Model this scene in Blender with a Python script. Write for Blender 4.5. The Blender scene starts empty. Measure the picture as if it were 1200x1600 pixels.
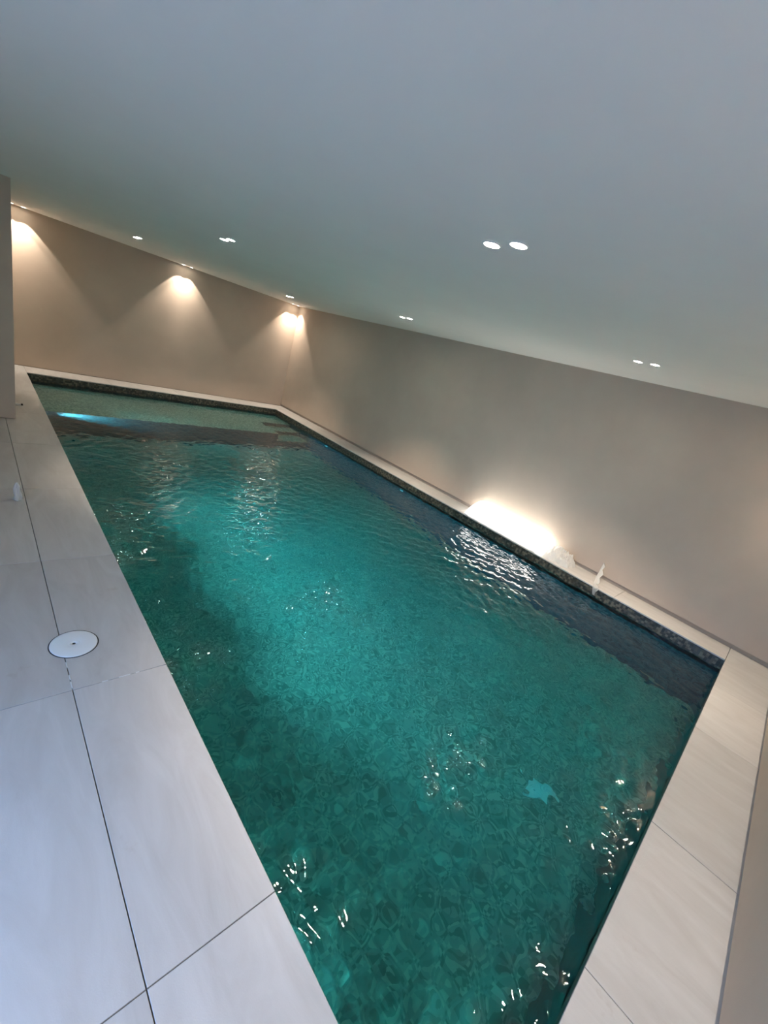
import bpy, bmesh, math, random
import numpy as np
from mathutils import Matrix, Vector

random.seed(7)
rng = np.random.default_rng(11)
scene = bpy.context.scene
C = scene.collection

# ------------------------------------------------------------------ camera
CAM_H = 1.78
ROT = [[0.7118521592, -0.6474435314, 0.2721826172],     # camera right in world axes
       [-0.0418722449, -0.4259767262, -0.9037646507],   # camera down
       [0.7010800372, 0.6319499208, -0.3303423664]]     # camera forward
cam = bpy.data.cameras.new('camera')
cam.sensor_width = 36.0
cam.sensor_fit = 'AUTO'
cam.lens = 646.956 / 1600 * 36.0
cam.clip_start = 0.02
cam_o = bpy.data.objects.new('camera', cam)
C.objects.link(cam_o)
m = Matrix.Identity(4)
for i in range(3):
    m[i][0] = ROT[0][i]
    m[i][1] = -ROT[1][i]
    m[i][2] = -ROT[2][i]
m[2][3] = CAM_H
cam_o.matrix_world = m
scene.camera = cam_o

# ------------------------------------------------------------------ world, exposure
world = bpy.data.worlds.new('world')
scene.world = world
world.use_nodes = True
wn = world.node_tree.nodes
wn['Background'].inputs['Color'].default_value = (0.265, 0.50, 1.0, 1)
wn['Background'].inputs['Strength'].default_value = 7.2
vs = scene.view_settings
vs.view_transform = 'Standard'
vs.look = 'None'
vs.gamma = 1.0
vs.use_curve_mapping = False
vs.exposure = 0.08
cy = scene.cycles
cy.max_bounces = 12
cy.diffuse_bounces = 5
cy.glossy_bounces = 4
cy.transmission_bounces = 8
cy.transparent_max_bounces = 8
cy.sample_clamp_indirect = 200.0
cy.use_adaptive_sampling = False
cy.blur_glossy = 0.3
cy.use_denoising = True

LAMP_COL = (1.0, 0.84, 0.68)

# ------------------------------------------------------------------ measured plan (metres, camera foot = origin)
XL, XR = 0.69, 5.29            # pool lip, long sides
YN, YF = -0.223, 9.125         # pool lip, short sides
XRW, YNW, YFW = 5.70, -0.593, 9.64
XLW = -1.30
ZC = 2.396
XJ = 0.285
ZW = -0.12                     # water level
ZB = -1.37                     # pool floor
G = 0.0035                     # joint width

# ------------------------------------------------------------------ helpers
def link(name, me, mat=None, parent=None):
    o = bpy.data.objects.new(name, me)
    C.objects.link(o)
    if mat is not None:
        if me.materials:
            me.materials[0] = mat
        else:
            me.materials.append(mat)
    if parent is not None:
        o.parent = parent
    return o

def box_bm(bm, x0, x1, y0, y1, z0, z1):
    v = [bm.verts.new((x, y, z)) for z in (z0, z1) for y in (y0, y1) for x in (x0, x1)]
    for f in ((0, 2, 3, 1), (4, 5, 7, 6), (0, 1, 5, 4), (1, 3, 7, 5), (3, 2, 6, 7), (2, 0, 4, 6)):
        bm.faces.new([v[i] for i in f])

def finish(bm, name, smooth=False):
    bmesh.ops.recalc_face_normals(bm, faces=bm.faces)
    me = bpy.data.meshes.new(name)
    bm.to_mesh(me)
    bm.free()
    if smooth:
        for p in me.polygons:
            p.use_smooth = True
    return me

def boxes(name, lst, mat, parent=None, bevel=0.0):
    bm = bmesh.new()
    for b in lst:
        box_bm(bm, *b)
    if bevel:
        bmesh.ops.bevel(bm, geom=list(bm.edges), offset=bevel, segments=1, affect='EDGES')
    return link(name, finish(bm, name), mat, parent)

def lathe(name, prof, mat, parent=None, n=40, smooth=True, cap0=False, cap1=False):
    bm = bmesh.new()
    rings = []
    for r, z in prof:
        rings.append([bm.verts.new((r * math.cos(2 * math.pi * k / n), r * math.sin(2 * math.pi * k / n), z)) for k in range(n)])
    for a, b in zip(rings, rings[1:]):
        for k in range(n):
            bm.faces.new((a[k], a[(k + 1) % n], b[(k + 1) % n], b[k]))
    if cap0:
        bm.faces.new(rings[0][::-1])
    if cap1:
        bm.faces.new(rings[-1])
    return link(name, finish(bm, name, smooth), mat, parent)

def struct(o):
    o['kind'] = 'structure'
    return o

def tag(o, label, cat, group=None):
    o['label'] = label
    o['category'] = cat
    if group:
        o['group'] = group
    return o

def empty(name, loc=(0, 0, 0), rz=0.0, parent=None):
    o = bpy.data.objects.new(name, None)
    o.empty_display_size = 0.1
    C.objects.link(o)
    o.location = loc
    o.rotation_euler = (0, 0, rz)
    if parent is not None:
        o.parent = parent
    return o

# ------------------------------------------------------------------ materials
def mat(name, col, rough=0.6, spec=0.5):
    m = bpy.data.materials.new(name)
    m.use_nodes = True
    b = m.node_tree.nodes['Principled BSDF']
    b.inputs['Base Color'].default_value = (*col, 1)
    b.inputs['Roughness'].default_value = rough
    b.inputs['Specular IOR Level'].default_value = spec
    return m

def N(m, t, **kw):
    n = m.node_tree.nodes.new(t)
    for k, v in kw.items():
        if hasattr(n, k):
            setattr(n, k, v)
        else:
            n.inputs[k].default_value = v
    return n

def L(m, a, b):
    m.node_tree.links.new(a, b)

def bsdf(m):
    return m.node_tree.nodes['Principled BSDF']

def plaster(name, col, var=0.06, bump=0.06, scale=1.0):
    m = mat(name, col, 0.85, 0.2)
    tc = N(m, 'ShaderNodeTexCoord')
    n1 = N(m, 'ShaderNodeTexNoise', Scale=1.7 * scale, Detail=6.0, Roughness=0.6)
    L(m, tc.outputs['Object'], n1.inputs['Vector'])
    r = N(m, 'ShaderNodeValToRGB')
    r.color_ramp.elements[0].position = 0.3
    r.color_ramp.elements[1].position = 0.7
    r.color_ramp.elements[0].color = (*[c * (1 - var) for c in col], 1)
    r.color_ramp.elements[1].color = (*[min(1, c * (1 + var)) for c in col], 1)
    L(m, n1.outputs['Fac'], r.inputs['Fac'])
    L(m, r.outputs['Color'], bsdf(m).inputs['Base Color'])
    n2 = N(m, 'ShaderNodeTexNoise', Scale=180.0, Detail=3.0)
    n3 = N(m, 'ShaderNodeTexNoise', Scale=9.0, Detail=4.0)
    L(m, tc.outputs['Object'], n2.inputs['Vector'])
    L(m, tc.outputs['Object'], n3.inputs['Vector'])
    ad = N(m, 'ShaderNodeMath', operation='MULTIPLY_ADD')
    ad.inputs[1].default_value = 0.25
    L(m, n2.outputs['Fac'], ad.inputs[0])
    L(m, n3.outputs['Fac'], ad.inputs[2])
    bp = N(m, 'ShaderNodeBump', Strength=bump, Distance=0.02)
    L(m, ad.outputs[0], bp.inputs['Height'])
    L(m, bp.outputs['Normal'], bsdf(m).inputs['Normal'])
    return m

M_WALL = plaster('taupe_plaster', (0.54, 0.44, 0.35), 0.05, 0.10)
M_CEIL = plaster('white_ceiling_paint', (0.88, 0.825, 0.785), 0.015, 0.03)
M_SKIRT = plaster('shaded_taupe_skirting', (0.40, 0.34, 0.28), 0.05, 0.05)  # darker than the walls: contact shadow at their foot put into the colour
M_GROUT = plaster('grey_grout', (0.16, 0.15, 0.14), 0.15, 0.1, 8)

def tile_mat():
    m = mat('pale_stone_porcelain', (0.6, 0.57, 0.53), 0.42, 0.4)
    tc = N(m, 'ShaderNodeTexCoord')
    oi = N(m, 'ShaderNodeObjectInfo')
    off = N(m, 'ShaderNodeVectorMath', operation='SCALE')
    cmb = N(m, 'ShaderNodeCombineXYZ')
    L(m, oi.outputs['Random'], cmb.inputs[0])
    L(m, oi.outputs['Random'], cmb.inputs[1])
    L(m, cmb.outputs[0], off.inputs[0])
    off.inputs['Scale'].default_value = 37.0
    add = N(m, 'ShaderNodeVectorMath', operation='ADD')
    L(m, tc.outputs['Object'], add.inputs[0])
    L(m, off.outputs[0], add.inputs[1])
    mp = N(m, 'ShaderNodeMapping')
    mp.inputs['Rotation'].default_value = (0, 0, 0.5)
    mp.inputs['Scale'].default_value = (5.0, 1.2, 1.0)
    L(m, add.outputs[0], mp.inputs['Vector'])
    v = N(m, 'ShaderNodeTexNoise', Scale=1.6, Detail=7.0, Roughness=0.62, Distortion=1.1)
    L(m, mp.outputs[0], v.inputs['Vector'])
    r = N(m, 'ShaderNodeValToRGB')
    e = r.color_ramp.elements
    e[0].position, e[0].color = 0.25, (0.485, 0.458, 0.428, 1)
    e[1].position, e[1].color = 0.78, (0.60, 0.58, 0.555, 1)
    x = e.new(0.55)
    x.color = (0.55, 0.527, 0.50, 1)
    L(m, v.outputs['Fac'], r.inputs['Fac'])
    # sparse rusty grime with its own shapes
    g = N(m, 'ShaderNodeTexNoise', Scale=3.3, Detail=5.0, Roughness=0.7)
    L(m, add.outputs[0], g.inputs['Vector'])
    gr = N(m, 'ShaderNodeValToRGB')
    gr.color_ramp.elements[0].position = 0.66
    gr.color_ramp.elements[1].position = 0.80
    L(m, g.outputs['Fac'], gr.inputs['Fac'])
    fk = N(m, 'ShaderNodeMath', operation='MULTIPLY')
    fk.inputs[1].default_value = 0.55
    L(m, gr.outputs['Color'], fk.inputs[0])
    mx = N(m, 'ShaderNodeMix', data_type='RGBA')
    L(m, fk.outputs[0], mx.inputs['Factor'])
    L(m, r.outputs['Color'], mx.inputs['A'])
    mx.inputs['B'].default_value = (0.36, 0.29, 0.23, 1)
    # slight tint from piece to piece
    hs = N(m, 'ShaderNodeHueSaturation')
    mr = N(m, 'ShaderNodeMapRange')
    mr.inputs['To Min'].default_value = 0.95
    mr.inputs['To Max'].default_value = 1.05
    L(m, oi.outputs['Random'], mr.inputs['Value'])
    L(m, mr.outputs[0], hs.inputs['Value'])
    L(m, mx.outputs['Result'], hs.inputs['Color'])
    L(m, hs.outputs[0], bsdf(m).inputs['Base Color'])
    f = N(m, 'ShaderNodeTexNoise', Scale=260.0, Detail=2.0)
    L(m, tc.outputs['Object'], f.inputs['Vector'])
    bp = N(m, 'ShaderNodeBump', Strength=0.05, Distance=0.01)
    L(m, f.outputs['Fac'], bp.inputs['Height'])
    L(m, bp.outputs['Normal'], bsdf(m).inputs['Normal'])
    return m

M_TILE = tile_mat()

def mosaic(name, cols, size=0.025, joint=(0.10, 0.10, 0.09), rough=0.3):
    """small glass mosaic, far too fine to pick apart: a cell colour per 25 mm piece and a joint"""
    m = mat(name, cols[0], rough, 0.5)
    tc = N(m, 'ShaderNodeTexCoord')
    sc = N(m, 'ShaderNodeVectorMath', operation='SCALE')
    sc.inputs['Scale'].default_value = 1.0 / size
    L(m, tc.outputs['Object'], sc.inputs[0])
    ofs = N(m, 'ShaderNodeVectorMath', operation='ADD')
    ofs.inputs[1].default_value = (0.137, 0.137, 0.137)
    L(m, sc.outputs[0], ofs.inputs[0])
    fl = N(m, 'ShaderNodeVectorMath', operation='FLOOR')
    L(m, ofs.outputs[0], fl.inputs[0])
    wn_ = N(m, 'ShaderNodeTexWhiteNoise', noise_dimensions='3D')
    L(m, fl.outputs[0], wn_.inputs['Vector'])
    r = N(m, 'ShaderNodeValToRGB')
    r.color_ramp.interpolation = 'CONSTANT'
    e = r.color_ramp.elements
    e[0].position, e[0].color = 0.0, (*cols[0], 1)
    e[1].position, e[1].color = 1.0 / len(cols), (*cols[1], 1)
    for i in range(2, len(cols)):
        x = e.new(i / len(cols))
        x.color = (*cols[i], 1)
    L(m, wn_.outputs['Value'], r.inputs['Fac'])
    L(m, r.outputs['Color'], bsdf(m).inputs['Base Color'])
    return m

M_BAND = mosaic('dark_bronze_mosaic', [(0.05, 0.045, 0.034), (0.10, 0.085, 0.06), (0.03, 0.03, 0.026), (0.16, 0.14, 0.10), (0.07, 0.07, 0.058)])
M_POOL = mosaic('warm_grey_mosaic', [(0.34, 0.27, 0.215), (0.43, 0.34, 0.27), (0.25, 0.20, 0.16), (0.55, 0.435, 0.345), (0.38, 0.30, 0.24)], 0.02)
M_SIDE = mosaic('shaded_dark_teal_mosaic', [(0.018, 0.07, 0.09), (0.028, 0.095, 0.115), (0.012, 0.045, 0.062), (0.038, 0.115, 0.135), (0.022, 0.08, 0.097)])  # dark mosaic, deepened so the shade on upright faces is in its colour

def water_mat():
    m = bpy.data.materials.new('pool_water')
    m.use_nodes = True
    nt = m.node_tree
    nt.nodes.clear()
    out = N(m, 'ShaderNodeOutputMaterial')
    g = N(m, 'ShaderNodeBsdfGlass', Roughness=0.0, IOR=1.33)
    g.inputs['Color'].default_value = (1, 1, 1, 1)
    L(m, g.outputs[0], out.inputs['Surface'])
    va = N(m, 'ShaderNodeVolumeAbsorption')
    va.inputs['Color'].default_value = (0.0, 0.88, 0.93, 1)
    va.inputs['Density'].default_value = 1.0
    L(m, va.outputs[0], out.inputs['Volume'])
    return m

M_WATER = water_mat()

def emit(name, col, s):
    m = bpy.data.materials.new(name)
    m.use_nodes = True
    nt = m.node_tree
    nt.nodes.clear()
    out = N(m, 'ShaderNodeOutputMaterial')
    e = N(m, 'ShaderNodeEmission', Strength=s)
    e.inputs['Color'].default_value = (*col, 1)
    L(m, e.outputs[0], out.inputs['Surface'])
    return m

M_LENS = emit('lit_lens', (1.0, 0.93, 0.80), 260.0)
M_LENS_WASH = emit('lit_lens_soft', (1.0, 0.93, 0.80), 30.0)
M_DIFF = emit('lit_diffuser', (1.0, 0.96, 0.90), 8.0)
M_POOLLENS = emit('lit_pool_lens', (0.75, 0.95, 1.0), 10.0)
M_TRIM = mat('white_metal_trim', (0.72, 0.72, 0.70), 0.4)
M_WHITE = mat('white_plastic', (0.80, 0.81, 0.80), 0.35)
M_GRATE = mat('pale_grate_plastic', (0.95, 0.94, 0.84), 0.4)
M_LID = mat('white_lid_plastic', (0.80, 0.82, 0.82), 0.3)
M_DARK = mat('dark_gap', (0.03, 0.03, 0.03), 0.6)
M_STEEL = mat('steel', (0.5, 0.5, 0.5), 0.3)
bsdf(M_STEEL).inputs['Metallic'].default_value = 0.9
M_FRAME = mat('charcoal_frame', (0.05, 0.05, 0.055), 0.4)

def film(name, tr, glow=0.0):
    m = bpy.data.materials.new(name)
    m.use_nodes = True
    nt = m.node_tree
    nt.nodes.clear()
    out = N(m, 'ShaderNodeOutputMaterial')
    d = N(m, 'ShaderNodeBsdfPrincipled', Roughness=0.25)
    d.inputs['Base Color'].default_value = (0.86, 0.85, 0.82, 1)
    t = N(m, 'ShaderNodeBsdfTranslucent')
    t.inputs['Color'].default_value = (0.9, 0.89, 0.86, 1)
    p = N(m, 'ShaderNodeBsdfTransparent')
    a = N(m, 'ShaderNodeMixShader', Fac=0.45)
    L(m, d.outputs[0], a.inputs[1])
    L(m, t.outputs[0], a.inputs[2])
    b = N(m, 'ShaderNodeMixShader', Fac=tr)
    L(m, a.outputs[0], b.inputs[1])
    L(m, p.outputs[0], b.inputs[2])
    L(m, b.outputs[0], out.inputs['Surface'])
    return m

M_FILM = film('translucent_white_film', 0.10)
M_PAPER = film('white_tissue', 0.0)

# ------------------------------------------------------------------ room shell
T = 0.2
REC = 0.02                     # skirting strip, added for the contact shadow, sits this far back
HS = 0.05                      # and this high
struct(boxes('ceiling', [(XLW - T, XRW + T, YNW - T, YFW + T, ZC, ZC + 0.2)], M_CEIL))
struct(boxes('wall_right', [(XRW, XRW + T, YNW - T, YFW + T, HS, ZC)], M_WALL))
struct(boxes('baseboard_right', [(XRW + REC, XRW + T, YNW - T, YFW + T, -0.3, HS)], M_SKIRT))
struct(boxes('wall_far', [(XLW - T, XRW, YFW, YFW + T, 0.012, ZC)], M_WALL))
struct(boxes('baseboard_far', [(XLW - T, XRW, YFW + 0.01, YFW + T, -0.3, 0.012)], M_SKIRT))
struct(boxes('wall_near', [(XLW - T, XRW, YNW - T, YNW, HS * 0.8, ZC)], M_WALL))
struct(boxes('baseboard_near', [(XLW - T, XRW, YNW - T, YNW - REC, -0.3, HS * 0.8)], M_SKIRT))
struct(boxes('wall_partition', [(XLW, 0.372, 6.27, YFW, 0.008, ZC)], M_WALL))
DY0, DY1, DZ1 = -0.50, 1.45, 2.2
struct(boxes('wall_left', [(XLW - T, XLW, YNW, DY0, -0.02, ZC), (XLW - T, XLW, DY1, YFW, -0.02, ZC),
                           (XLW - T, XLW, DY0, DY1, DZ1, ZC)], M_WALL))
# glazed door standing in the left wall, the daylight of the room
door = struct(empty('door_1', (XLW - 0.1, (DY0 + DY1) / 2, 0)))
w2 = (DY1 - DY0) / 2
boxes('door_frame', [(-0.03, 0.03, -w2, -w2 + 0.05, 0, DZ1), (-0.03, 0.03, w2 - 0.05, w2, 0, DZ1),
                     (-0.03, 0.03, -w2 + 0.05, w2 - 0.05, DZ1 - 0.05, DZ1)], M_FRAME, door)
struct(boxes('terrace', [(XLW - 6, XLW - T, -4, 6, -0.2, -0.02)], plaster('warm_bounce_paving', (0.50, 0.38, 0.28), 0.1, 0.1)))  # unseen; its tan is chosen to bounce warmer light onto the ceiling
pl = bpy.data.lights.new('daylight_portal', 'AREA')
pl.shape = 'RECTANGLE'
pl.size = DZ1
pl.size_y = DY1 - DY0
pl.cycles.is_portal = True
plo = bpy.data.objects.new('daylight_portal', pl)
C.objects.link(plo)
plo.location = (XLW - 0.16, (DY0 + DY1) / 2, DZ1 / 2)
plo.rotation_euler = (0, -math.pi / 2, 0)

# ------------------------------------------------------------------ deck: grout bed + separate slabs
floor = struct(boxes('floor', [(XLW - T, XL - 0.012, YNW - T, YFW + T, -0.25, -0.014),
                               (XR + 0.012, XRW + T, YNW - T, YFW + T, -0.25, -0.014),
                               (XL - 0.012, XR + 0.012, YNW - T, YN - 0.012, -0.25, -0.014),
                               (XL - 0.012, XR + 0.012, YF + 0.012, YFW + T, -0.25, -0.014)], M_GROUT))
coping = struct(empty('trim_1'))
meshes = {}
def slab(name, x0, x1, y0, y1, parent):
    sx, sy = round(x1 - x0 - G, 4), round(y1 - y0 - G, 4)
    key = (sx, sy)
    if key not in meshes:
        bm = bmesh.new()
        box_bm(bm, -sx / 2, sx / 2, -sy / 2, sy / 2, -0.0145, 0.0)
        bmesh.ops.bevel(bm, geom=[e for e in bm.edges if all(v.co.z > -0.001 for v in e.verts)], offset=0.0012, segments=1, affect='EDGES')
        me = finish(bm, name)
        me.materials.append(M_TILE)
        meshes[key] = me
    o = link(name, meshes[key], None, parent)
    o.location = ((x0 + x1) / 2, (y0 + y1) / 2, random.uniform(-0.0005, 0.0003))
    return o

YJ = [YNW - 0.03, 0.597, 1.803, 3.0, 4.198, 5.40, 6.60, 7.80, 9.0, YFW + 0.02]
for a, b in zip(YJ, YJ[1:]):
    slab('coping_tile', XJ, XL, a, b, coping)
    for x0, x1 in ((-0.315, XJ), (-0.915, -0.315), (XLW - 0.1, -0.915)):
        if a < 6.3:
            slab('floor_tile', x0, x1, a, min(b, 6.9), floor)
XN = [XL, 1.495, 2.427, 3.640, 4.547, XRW + 0.03]
for a, b in zip(XN, XN[1:]):
    slab('coping_tile', a, b, YNW - 0.03, YN, coping)
YR = [YN, 0.9, 2.1, 3.3, 4.5, 5.7, 6.9, 8.1, YF]
for a, b in zip(YR, YR[1:]):
    slab('coping_tile', XR, XRW + 0.03, a, b, coping)
XF = [XL, 1.89, 3.09, 4.29, XRW + 0.03]
for a, b in zip(XF, XF[1:]):
    slab('coping_tile', a, b, YF, YFW + 0.02, coping)
# white grout left standing in the joint beside the skimmer lid
bm = bmesh.new()
for y0, y1 in ((1.815, 1.86), (1.872, 1.905), (1.96, 2.0)):
    box_bm(bm, XJ - 0.0022, XJ + 0.0022, y0, y1, -0.012, 0.0012)
for x0, x1 in ((0.40, 0.425), (0.47, 0.52), (0.545, 0.56)):
    box_bm(bm, x0, x1, 1.803 - 0.0022, 1.803 + 0.0022, -0.012, 0.0010)
link('grout_residue', finish(bm, 'grout_residue'), mat('white_grout', (0.72, 0.72, 0.70), 0.8), floor)

# ------------------------------------------------------------------ pool basin
basin = struct(empty('trim_2'))
PX0, PX1, PY0, PY1 = XL - 0.012, XR + 0.012, YN - 0.012, YF + 0.012
W = 0.18
boxes('pool_side', [(PX0 - W, PX0, PY0 - W, PY1 + W, ZB - W, -0.0155)], M_SIDE, basin)
boxes('pool_side', [(PX1, PX1 + W, PY0 - W, PY1 + W, ZB - W, -0.0155)], M_SIDE, basin)
boxes('pool_side', [(PX0, PX1, PY0 - W, PY0, ZB - W, -0.0155)], M_SIDE, basin)
boxes('pool_side', [(PX0, PX1, PY1, PY1 + W, ZB - W, -0.0155)], M_SIDE, basin)
boxes('pool_floor', [(PX0, PX1, PY0, PY1, ZB - W, ZB)], M_POOL, basin)
# waterline band of darker mosaic, a few mm proud of the sides
BZ0, BZ1, BP = ZW - 0.03, -0.0157, 0.004
boxes('waterline_band', [(PX0, PX0 + BP, PY0, PY1, BZ0, BZ1)], M_BAND, basin)
boxes('waterline_band', [(PX1 - BP, PX1, PY0, PY1, BZ0, BZ1)], M_BAND, basin)
boxes('waterline_band', [(PX0, PX1, PY0, PY0 + BP, BZ0, BZ1)], M_BAND, basin)
boxes('waterline_band', [(PX0, PX1, PY1 - BP, PY1, BZ0, BZ1)], M_BAND, basin)
YLED, ZLED, XST = 7.50, ZW - 0.24, 4.52
def block(name, b):
    """submerged block: pale mosaic on top, upright faces in the dark mosaic of the pool sides, shade included in its colour"""
    o = boxes(name, [b], M_POOL, basin, 0.004)
    o.data.materials.append(M_SIDE)
    for p in o.data.polygons:
        p.material_index = 0 if p.normal.z > 0.5 else 1
block('ledge', (PX0, XST, YLED, PY1, ZB, ZLED))
block('step', (XST, PX1, 8.36, PY1, ZB, ZLED))
block('step', (XST, PX1, 7.97, 8.36, ZB, ZLED - 0.27))
block('step', (XST, PX1, YLED, 7.97, ZB, ZLED - 0.54))

# ------------------------------------------------------------------ water: closed body with a real rippled surface
def wave_height(X, Y):
    h = np.zeros_like(X)
    bands = [(0.8, 0.012, 9), (0.4, 0.024, 12), (0.2, 0.042, 18), (0.115, 0.060, 22), (0.072, 0.058, 24), (0.05, 0.030, 20)]
    for lam, slope, n in bands:
        for _ in range(n):
            l = lam * rng.uniform(0.72, 1.35)
            k = 2 * math.pi / l
            a = slope * math.sqrt(2.0 / n) / k
            th = rng.uniform(0, 2 * math.pi)
            ph = rng.uniform(0, 2 * math.pi)
            # slow amplitude drift so that patches of calm and rough water alternate
            q = rng.uniform(0.6, 1.6)
            t2 = rng.uniform(0, 2 * math.pi)
            env = 1 + 0.55 * np.sin(q * (math.cos(t2) * X + math.sin(t2) * Y) + rng.uniform(0, 6.28))
            h += a * env * np.sin(k * (math.cos(th) * X + math.sin(th) * Y) + ph)
    # the far end, over the shallow ledge, lies calmer
    t = np.clip((Y - 5.9) / 1.7, 0, 1)
    g = 0.66 + 0.30 * np.clip((Y - 0.6) / 1.6, 0, 1) + 0.60 * np.exp(-((X - 4.7) ** 2 + (Y - 2.3) ** 2) / 1.3)     # livelier water in front of the lit box
    return h * g * (1 - 0.66 * t * t * (3 - 2 * t))

e_ = 0.005
gx0, gx1, gy0, gy1 = PX0 - e_, PX1 + e_, PY0 - e_, PY1 + e_
nx, ny = int((gx1 - gx0) / 0.0105) + 1, int((gy1 - gy0) / 0.0105) + 1
xs, ys = np.linspace(gx0, gx1, nx), np.linspace(gy0, gy1, ny)
GX, GY = np.meshgrid(xs, ys)
GZ = ZW + wave_height(GX, GY)
verts = np.stack([GX.ravel(), GY.ravel(), GZ.ravel()], 1)
idx = np.arange(nx * ny).reshape(ny, nx)
quads = np.stack([idx[:-1, :-1].ravel(), idx[:-1, 1:].ravel(), idx[1:, 1:].ravel(), idx[1:, :-1].ravel()], 1)
zb = ZB - e_
nv = len(verts)
corners = np.array([[gx0, gy0, zb], [gx1, gy0, zb], [gx1, gy1, zb], [gx0, gy1, zb]])
faces = quads.tolist()
faces.append([nv + 3, nv + 2, nv + 1, nv])
faces.append(idx[0, ::-1].tolist() + [nv, nv + 1])
faces.append(idx[::-1, -1].tolist() + [nv + 1, nv + 2])
faces.append(idx[-1, :].tolist() + [nv + 2, nv + 3])
faces.append(idx[:, 0].tolist() + [nv + 3, nv])
me = bpy.data.meshes.new('pool_water')
me.from_pydata(np.vstack([verts, corners]).tolist(), [], faces)
sm = np.ones(len(me.polygons), dtype=bool)
sm[-5:] = False
me.polygons.foreach_set('use_smooth', sm)
me.update()
tag(link('pool_water', me, M_WATER), 'clear teal rippled water filling the long rectangular pool', 'water')
bpy.data.objects['pool_water'].cycles.is_caustics_caster = True
for o in basin.children:
    o.cycles.is_caustics_receiver = True

# ------------------------------------------------------------------ ceiling spotlights
def spot(parent, loc, power, angle, blend, col, radius=0.02, rot=(0, 0, 0)):
    l = bpy.data.lights.new('spot_beam', 'SPOT')
    l.energy = power
    l.spot_size = math.radians(angle)
    l.spot_blend = blend
    l.color = col
    l.shadow_soft_size = radius
    o = bpy.data.objects.new('spot_beam', l)
    C.objects.link(o)
    o.location = loc
    o.rotation_euler = rot
    o.parent = parent
    return o

trim_me = lens_me = None
_soft = []
def lens_wash_me():
    if not _soft:
        me_ = lens_me.copy()
        me_.materials[0] = M_LENS_WASH
        _soft.append(me_)
    return _soft[0]

def narrow_beam(l):
    """reflector lamp: luminous intensity rises towards the beam axis"""
    l.use_nodes = True
    nt = l.node_tree
    em = nt.nodes['Emission']
    tc = nt.nodes.new('ShaderNodeTexCoord')
    sp = nt.nodes.new('ShaderNodeSeparateXYZ')
    nt.links.new(tc.outputs['Normal'], sp.inputs[0])
    last = sp.outputs['Z']
    for op, a, b in (('MULTIPLY', None, None), ('SUBTRACT', 1.0, None), ('MAXIMUM', None, 0.02), ('POWER', None, -0.3), ('MULTIPLY', None, 0.77)):
        mn = nt.nodes.new('ShaderNodeMath')
        mn.operation = op
        if op == 'SUBTRACT':
            mn.inputs[0].default_value = a
            nt.links.new(last, mn.inputs[1])
        else:
            nt.links.new(last, mn.inputs[0])
            if b is None:
                nt.links.new(last, mn.inputs[1])
            else:
                mn.inputs[1].default_value = b
        last = mn.outputs[0]
    nt.links.new(last, em.inputs['Strength'])

def downlight(x, y, label, group, power, angle, blend, narrow=False):
    global trim_me, lens_me
    t = empty('ceiling_spotlight', (x, y, ZC))
    tag(t, label, 'ceiling light', group)
    if trim_me is None:
        a = lathe('trim_ring', [(0.0365, -0.0002), (0.0365, -0.004), (0.044, -0.003), (0.046, -0.0002)], M_TRIM, t)
        b = lathe('lens', [(0.0362, -0.0012), (0.02, -0.0022), (0.001, -0.0026)], M_LENS, t, cap1=True)
        trim_me, lens_me = a.data, b.data
    else:
        link('trim_ring', trim_me, None, t)
        link('lens', lens_wash_me() if narrow else lens_me, None, t)
    s_ = spot(t, (0, 0, -0.03), power, angle, blend, (1.0, 0.88, 0.76) if narrow else LAMP_COL, 0.008 if narrow else 0.03)
    s_.data.cycles.is_caustics_light = True
    if narrow:
        narrow_beam(s_.data)
    return t

P_ROOM, P_WASH = 112.0, 30.0
DX = 0.145
room = [
    (1.735, 1.33, 'abreast of the skimmer lid'),
    (1.755, 4.42, 'abreast of the tissue'),
    (1.765, 7.52, 'over the shallow ledge'),
    (4.30, 1.38, 'above the film strip'),
    (4.33, 4.55, 'past the lit box'),
    (4.44, 7.92, 'above the submerged steps'),
]
for x, y, where in room:
    for s in (-1, 1):
        downlight(x, y + s * DX / 2, 'round ceiling spotlight ' + where + (', of its pair nearer the far wall' if s > 0 else ', of its pair nearer the near wall'),
                  'paired ceiling spots over the pool', P_ROOM * (0.75 if x < 3 else 1.0) * (0.5 if y > 7 else 1.0), 66 if x < 3 else 86, 0.75)
for x, where in ((0.63, 'beside the partition'), (3.09, 'at its middle'), (5.50, 'in its corner')):
    for s in (-1, 1):
        downlight(x + s * DX / 2, YFW - 0.15, 'round spotlight grazing the far wall ' + where + (', nearer the long wall of its pair' if s > 0 else ', nearer the deck of its pair'),
                  'paired ceiling spots along the far wall', P_WASH, 82, 0.15, True)
for x, where in ((0.63, 'by the deck'), (3.09, 'at its middle'), (5.50, 'by the corner')):
    for s in (-1, 1):
        downlight(x + s * DX / 2, YNW + 0.19, 'round spotlight grazing the near wall ' + where + (', of its pair nearer the long wall' if s > 0 else ', of its pair nearer the door'),
                  'paired ceiling spots along the near wall', 32.0, 88, 0.8)

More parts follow.
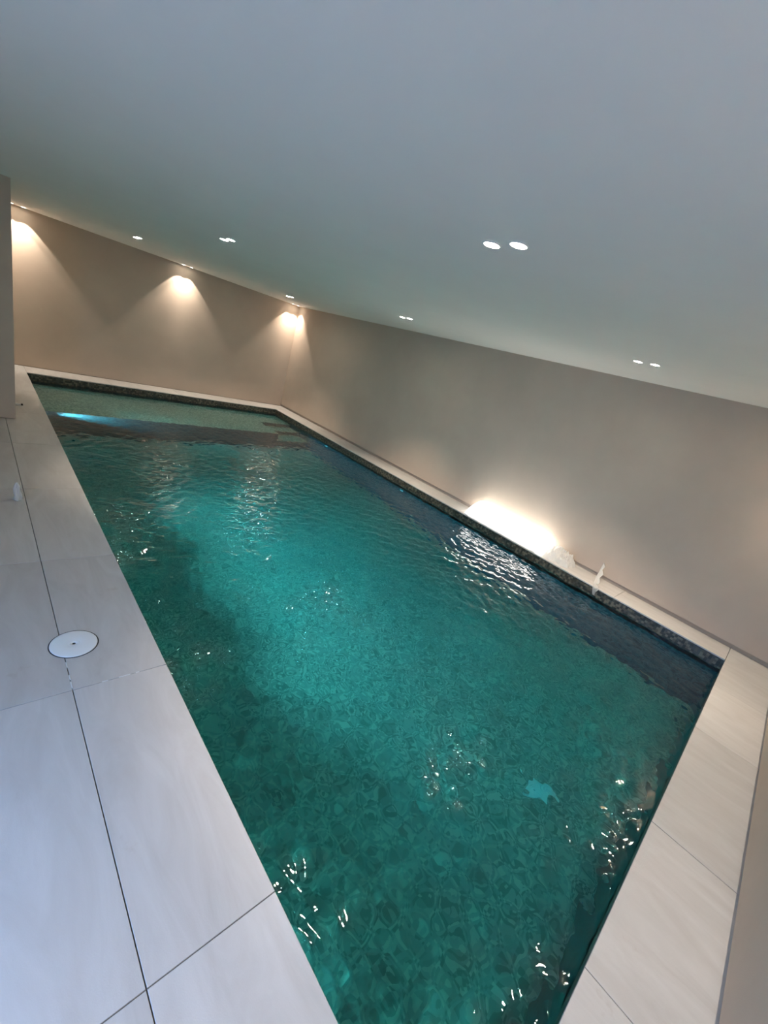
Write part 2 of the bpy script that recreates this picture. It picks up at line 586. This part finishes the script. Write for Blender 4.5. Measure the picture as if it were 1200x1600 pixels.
# ------------------------------------------------------------------ underwater lamps on the deck side: added fill, and one at the ledge
def pool_lamp(y, z, aim, power, angle, blend, label, col):
    t = empty('underwater_light', (PX0, y, z))
    tag(t, label, 'pool light', 'underwater lights on the deck side')
    r = lathe('bezel', [(0.07, 0.0), (0.09, 0.004), (0.085, 0.018), (0.07, 0.020)], M_TRIM, t)
    r.rotation_euler = (0, math.pi / 2, 0)
    l = lathe('lens', [(0.072, 0.012), (0.05, 0.020), (0.001, 0.024)], M_POOLLENS, t, cap1=True)
    l.rotation_euler = (0, math.pi / 2, 0)
    d = Vector(aim) - Vector((PX0 + 0.06, y, z))
    q = d.to_track_quat('-Z', 'Y').to_euler()
    spot(t, (0.06, 0, 0), power, angle, blend, col, 0.05, q)

for y_, where in ((2.2, 'below the skimmer lid'), (3.5, 'abreast of the tissue'), (4.9, 'beyond the tissue')):  # added lamps that brighten the pool floor, which the ceiling spots leave dim
    pool_lamp(y_, -0.36, (4.4, y_, -0.66), 190, 104, 1.0, 'added round underwater fill lamp on the deck side, ' + where, (0.82, 0.97, 1.0))
pool_lamp(7.36, ZLED - 0.10, (2.4, YLED + 0.02, ZLED - 0.06), 480, 60, 1.0, 'round underwater lamp beside the face of the shallow ledge', (1.0, 0.84, 0.88))

# ------------------------------------------------------------------ glowing quarter-round light on the coping
LX0, LX1, LZ = XR + 0.015, XRW - 0.002, 0.205
LY0, LY1 = 1.97, 3.20
lamp = empty('coping_light', (LX1, (LY0 + LY1) / 2, 0))
tag(lamp, 'glowing white low rounded light box lying on the coping against the long wall', 'lamp')
def quarter(y0, y1, inset, name, mt, rnd=0.0):
    bm = bmesh.new()
    wv, hv = LX1 - LX0 - inset, LZ - inset
    n = 18
    ny_ = 14
    rings = []
    for j in range(ny_ + 1):
        v = j / ny_
        # rounded towards both ends
        s = 1.0
        if rnd:
            d = min(v, 1 - v) * (y1 - y0)
            if d < rnd:
                s = 0.93 + 0.07 * math.sqrt(max(0, 1 - (1 - d / rnd) ** 2))
        ring = []
        for i in range(n + 1):
            a = math.pi / 2 * i / n
            x = -wv * s * math.sin(a) ** (2 / 1.55)
            z = hv * s * math.cos(a) ** (2 / 1.55)
            ring.append(bm.verts.new((x, y0 + v * (y1 - y0) - lamp.location.y, 0.012 + z)))
        ring.append(bm.verts.new((0, y0 + v * (y1 - y0) - lamp.location.y, 0.012)))
        rings.append(ring)
    k = len(rings[0])
    for a, b in zip(rings, rings[1:]):
        for i in range(k):
            bm.faces.new((a[i], a[(i + 1) % k], b[(i + 1) % k], b[i]))
    bm.faces.new(rings[0])
    bm.faces.new(rings[-1][::-1])
    me = finish(bm, name, True)
    return link(name, me, mt, lamp)
quarter(LY0, LY1, 0.0, 'diffuser', M_DIFF, 0.05)
boxes('base_plate', [(-(LX1 - LX0) + 0.004, 0, LY0 + 0.01 - lamp.location.y, LY1 - 0.01 - lamp.location.y, 0.0006, 0.0118)], M_WHITE, lamp)

# ------------------------------------------------------------------ crumpled translucent film beside the light
def noise2(n, seed, scale):
    r = np.random.default_rng(seed)
    t = [(r.uniform(0.5, 1.6) * scale, r.uniform(0, 6.28), r.uniform(0, 6.28), r.uniform(0.4, 1.0)) for _ in range(n)]
    return lambda u, v: sum(a * math.sin(k * (math.cos(d) * u + math.sin(d) * v) + p) for k, d, p, a in t) / n

def mound(name, cx, cy, lx, ly, h, seed, mt, nu=60, nv_=70):
    """a heap of thin film: billows with sharp creases between them"""
    f1, f2, f3 = noise2(6, seed, 26), noise2(6, seed + 1, 55), noise2(6, seed + 2, 85)
    bm = bmesh.new()
    grid = []
    for j in range(nv_ + 1):
        row = []
        for i in range(nu + 1):
            u, v = i / nu * 2 - 1, j / nv_ * 2 - 1
            d = math.hypot(u, v) or 1
            k = (max(abs(u), abs(v)) / d) ** 0.75
            x, y = u * k * lx, v * k * ly
            s = max(abs(u), abs(v))
            hem = 1 + 0.14 * math.sin(5 * math.atan2(v, u) + 1) + 0.08 * math.sin(11 * math.atan2(v, u))
            x, y = x * (1 + (hem - 1) * s), y * (1 + (hem - 1) * s)
            e = max(0.0, 1 - s ** 4.5)
            crease = 0.55 * abs(f2(x, y)) + 0.35 * abs(f3(x, y))
            z = e * h * (0.78 + 0.55 * f1(x, y) - 0.9 * (0.25 - min(0.25, crease)) * 2) + 0.0015
            row.append(bm.verts.new((x + 0.02 * f3(y, x) * e, y + 0.02 * f2(y, x) * e, max(z, 0.0015))))
        grid.append(row)
    for a, b in zip(grid, grid[1:]):
        for i in range(nu):
            bm.faces.new((a[i], a[i + 1], b[i + 1], b[i]))
    o = link(name, finish(bm, name, True), mt)
    o.location = (cx, cy, 0.0)
    return o

fo = mound('plastic_film', 5.51, 1.725, 0.155, 0.20, 0.20, 5, M_FILM)
tag(fo, 'crumpled translucent white plastic film heaped against the end of the lit box', 'plastic film')

# small twisted strip hanging over the pool lip
bm = bmesh.new()
rows = []
path = [(5.56, 1.215, 0.235), (5.545, 1.20, 0.20), (5.51, 1.20, 0.165), (5.475, 1.175, 0.125), (5.44, 1.18, 0.08), (5.40, 1.155, 0.04), (5.36, 1.15, 0.016), (5.32, 1.125, 0.008), (XR + 0.002, 1.12, 0.006), (XR - 0.010, 1.11, -0.02), (XR - 0.011, 1.115, -0.055), (XR - 0.013, 1.10, -0.10)]
wd = [0.006, 0.020, 0.013, 0.028, 0.020, 0.034, 0.026, 0.036, 0.030, 0.034, 0.022, 0.012]
for k, ((x, y, z), w_) in enumerate(zip(path, wd)):
    row = []
    for q in range(11):
        s = q / 10 * 2 - 1
        fold = 0.012 * math.sin(q * 2.4 + k * 1.9) * (1 - 0.3 * abs(s))
        row.append(bm.verts.new((x - fold * (0.9 if x < XR else 0.5), y + s * w_ + random.uniform(-0.003, 0.003), max(z, 0.004 if x > XR else -1) + abs(fold) * 0.7)))
    rows.append(row)
for a, b in zip(rows, rows[1:]):
    for i in range(10):
        bm.faces.new((a[i], a[i + 1], b[i + 1], b[i]))
so = link('film_strip', finish(bm, 'film_strip', True), film('clear_white_film', 0.45))
md = so.modifiers.new('thickness', 'SOLIDIFY')
md.thickness = 0.001
tag(so, 'small twisted strip of pale film draped over the pool lip', 'plastic film')

# ------------------------------------------------------------------ twisted white tissue on the deck joint
def tissue():
    bm = bmesh.new()
    n = 22
    prof = [(0.036, 0.001), (0.040, 0.010), (0.034, 0.028), (0.030, 0.05), (0.027, 0.075), (0.026, 0.10), (0.022, 0.125), (0.012, 0.142), (0.003, 0.147)]
    rings = []
    for j, (r, z) in enumerate(prof):
        ring = []
        for k in range(n):
            a = 2 * math.pi * k / n
            w_ = 1 + 0.28 * math.sin(3 * a + j * 0.7) + 0.16 * math.sin(7 * a - j * 1.1) + random.uniform(-0.07, 0.07)
            ring.append(bm.verts.new((r * w_ * math.cos(a) + 0.004 * math.sin(j), r * w_ * math.sin(a), max(0.001, z + 0.004 * math.sin(4 * a + j)))))
        rings.append(ring)
    for a, b in zip(rings, rings[1:]):
        for k in range(n):
            bm.faces.new((a[k], a[(k + 1) % n], b[(k + 1) % n], b[k]))
    bm.faces.new(rings[-1])
    # a loose corner sticking out
    v = [bm.verts.new(p) for p in ((0.02, -0.01, 0.105), (0.024, 0.012, 0.09), (0.062, 0.0, 0.055), (0.055, -0.012, 0.066))]
    bm.faces.new(v)
    return finish(bm, 'paper_tissue', True)
to = link('paper_tissue', tissue(), M_PAPER)
to.location = (0.235, 3.98, 0)
to.scale = (0.7, 0.7, 1.0)
tag(to, 'small twisted white paper tissue standing on a joint of the deck', 'tissue')

# ------------------------------------------------------------------ skimmer lid in the deck
sk = empty('skimmer_lid', (0.335, 2.125, 0))
tag(sk, 'round white plastic skimmer lid with a finger hole set in the deck', 'skimmer lid')
lathe('collar', [(0.1015, 0.0006), (0.1035, 0.0012), (0.1065, 0.0012), (0.1075, 0.0003)], M_DARK, sk, n=64)
lid = lathe('cover', [(0.102, 0.0005), (0.1015, 0.0032), (0.098, 0.0040), (0.05, 0.0046), (0.027, 0.0046), (0.025, 0.0040), (0.0225, 0.0048), (0.009, 0.0044), (0.0075, 0.0010)], M_LID, sk, n=64)
lathe('finger_hole', [(0.0076, 0.0012), (0.001, 0.0012)], M_DARK, lid, n=24, cap1=True)

# ------------------------------------------------------------------ floor bracket at the foot of the partition
fb = empty('door_stop', (0.372, 6.94, 0))
tag(fb, 'small pale metal stop lying on the deck at the foot of the partition', 'door stop')
boxes('bar', [(0.0, 0.092, -0.012, 0.012, 0.0006, 0.022)], M_TRIM, fb, 0.002)
boxes('rubber_tip', [(0.092, 0.112, -0.014, 0.014, 0.0006, 0.020)], M_DARK, fb, 0.002)

# ------------------------------------------------------------------ pool fittings under water
for y, z, w_ in ((6.885, -0.35, 'by the far end of the long wall'), (4.53, -0.32, 'between the far end and the lit box')):
    t = empty('pool_inlet', (PX1, y, z))
    tag(t, 'small white return nozzle on the pool side ' + w_, 'pool inlet', 'return nozzles in the pool side')
    f = lathe('flange', [(0.047, 0.0), (0.045, 0.008), (0.022, 0.011), (0.020, 0.004)], M_WHITE, t, n=28)
    f.rotation_euler = (0, -math.pi / 2, 0)
    g = lathe('eyeball', [(0.020, 0.004), (0.017, 0.012), (0.009, 0.016), (0.008, 0.008)], M_WHITE, t, n=24)
    g.rotation_euler = (0, -math.pi / 2, 0)

dr = empty('drain_grate', (2.98, 0.335, ZB), math.radians(-68))
dr.scale = (0.9, 0.9, 1.0)
tag(dr, 'pale rectangular drain grate on the pool floor', 'drain')
boxes('frame', [(-0.125, 0.125, -0.075, -0.062, 0.0005, 0.014), (-0.125, 0.125, 0.062, 0.075, 0.0005, 0.014),
                (-0.125, -0.112, -0.062, 0.062, 0.0005, 0.014), (0.112, 0.125, -0.062, 0.062, 0.0005, 0.014)], M_GRATE, dr)
bar_me = None
for k in range(12):
    x = -0.102 + k * 0.0185
    if bar_me is None:
        bm = bmesh.new()
        box_bm(bm, -0.0080, 0.0080, -0.062, 0.062, 0.001, 0.012)
        bar_me = finish(bm, 'slat')
        bar_me.materials.append(M_GRATE)
    o = link('slat', bar_me, None, dr)
    o.location = (x, 0, 0)
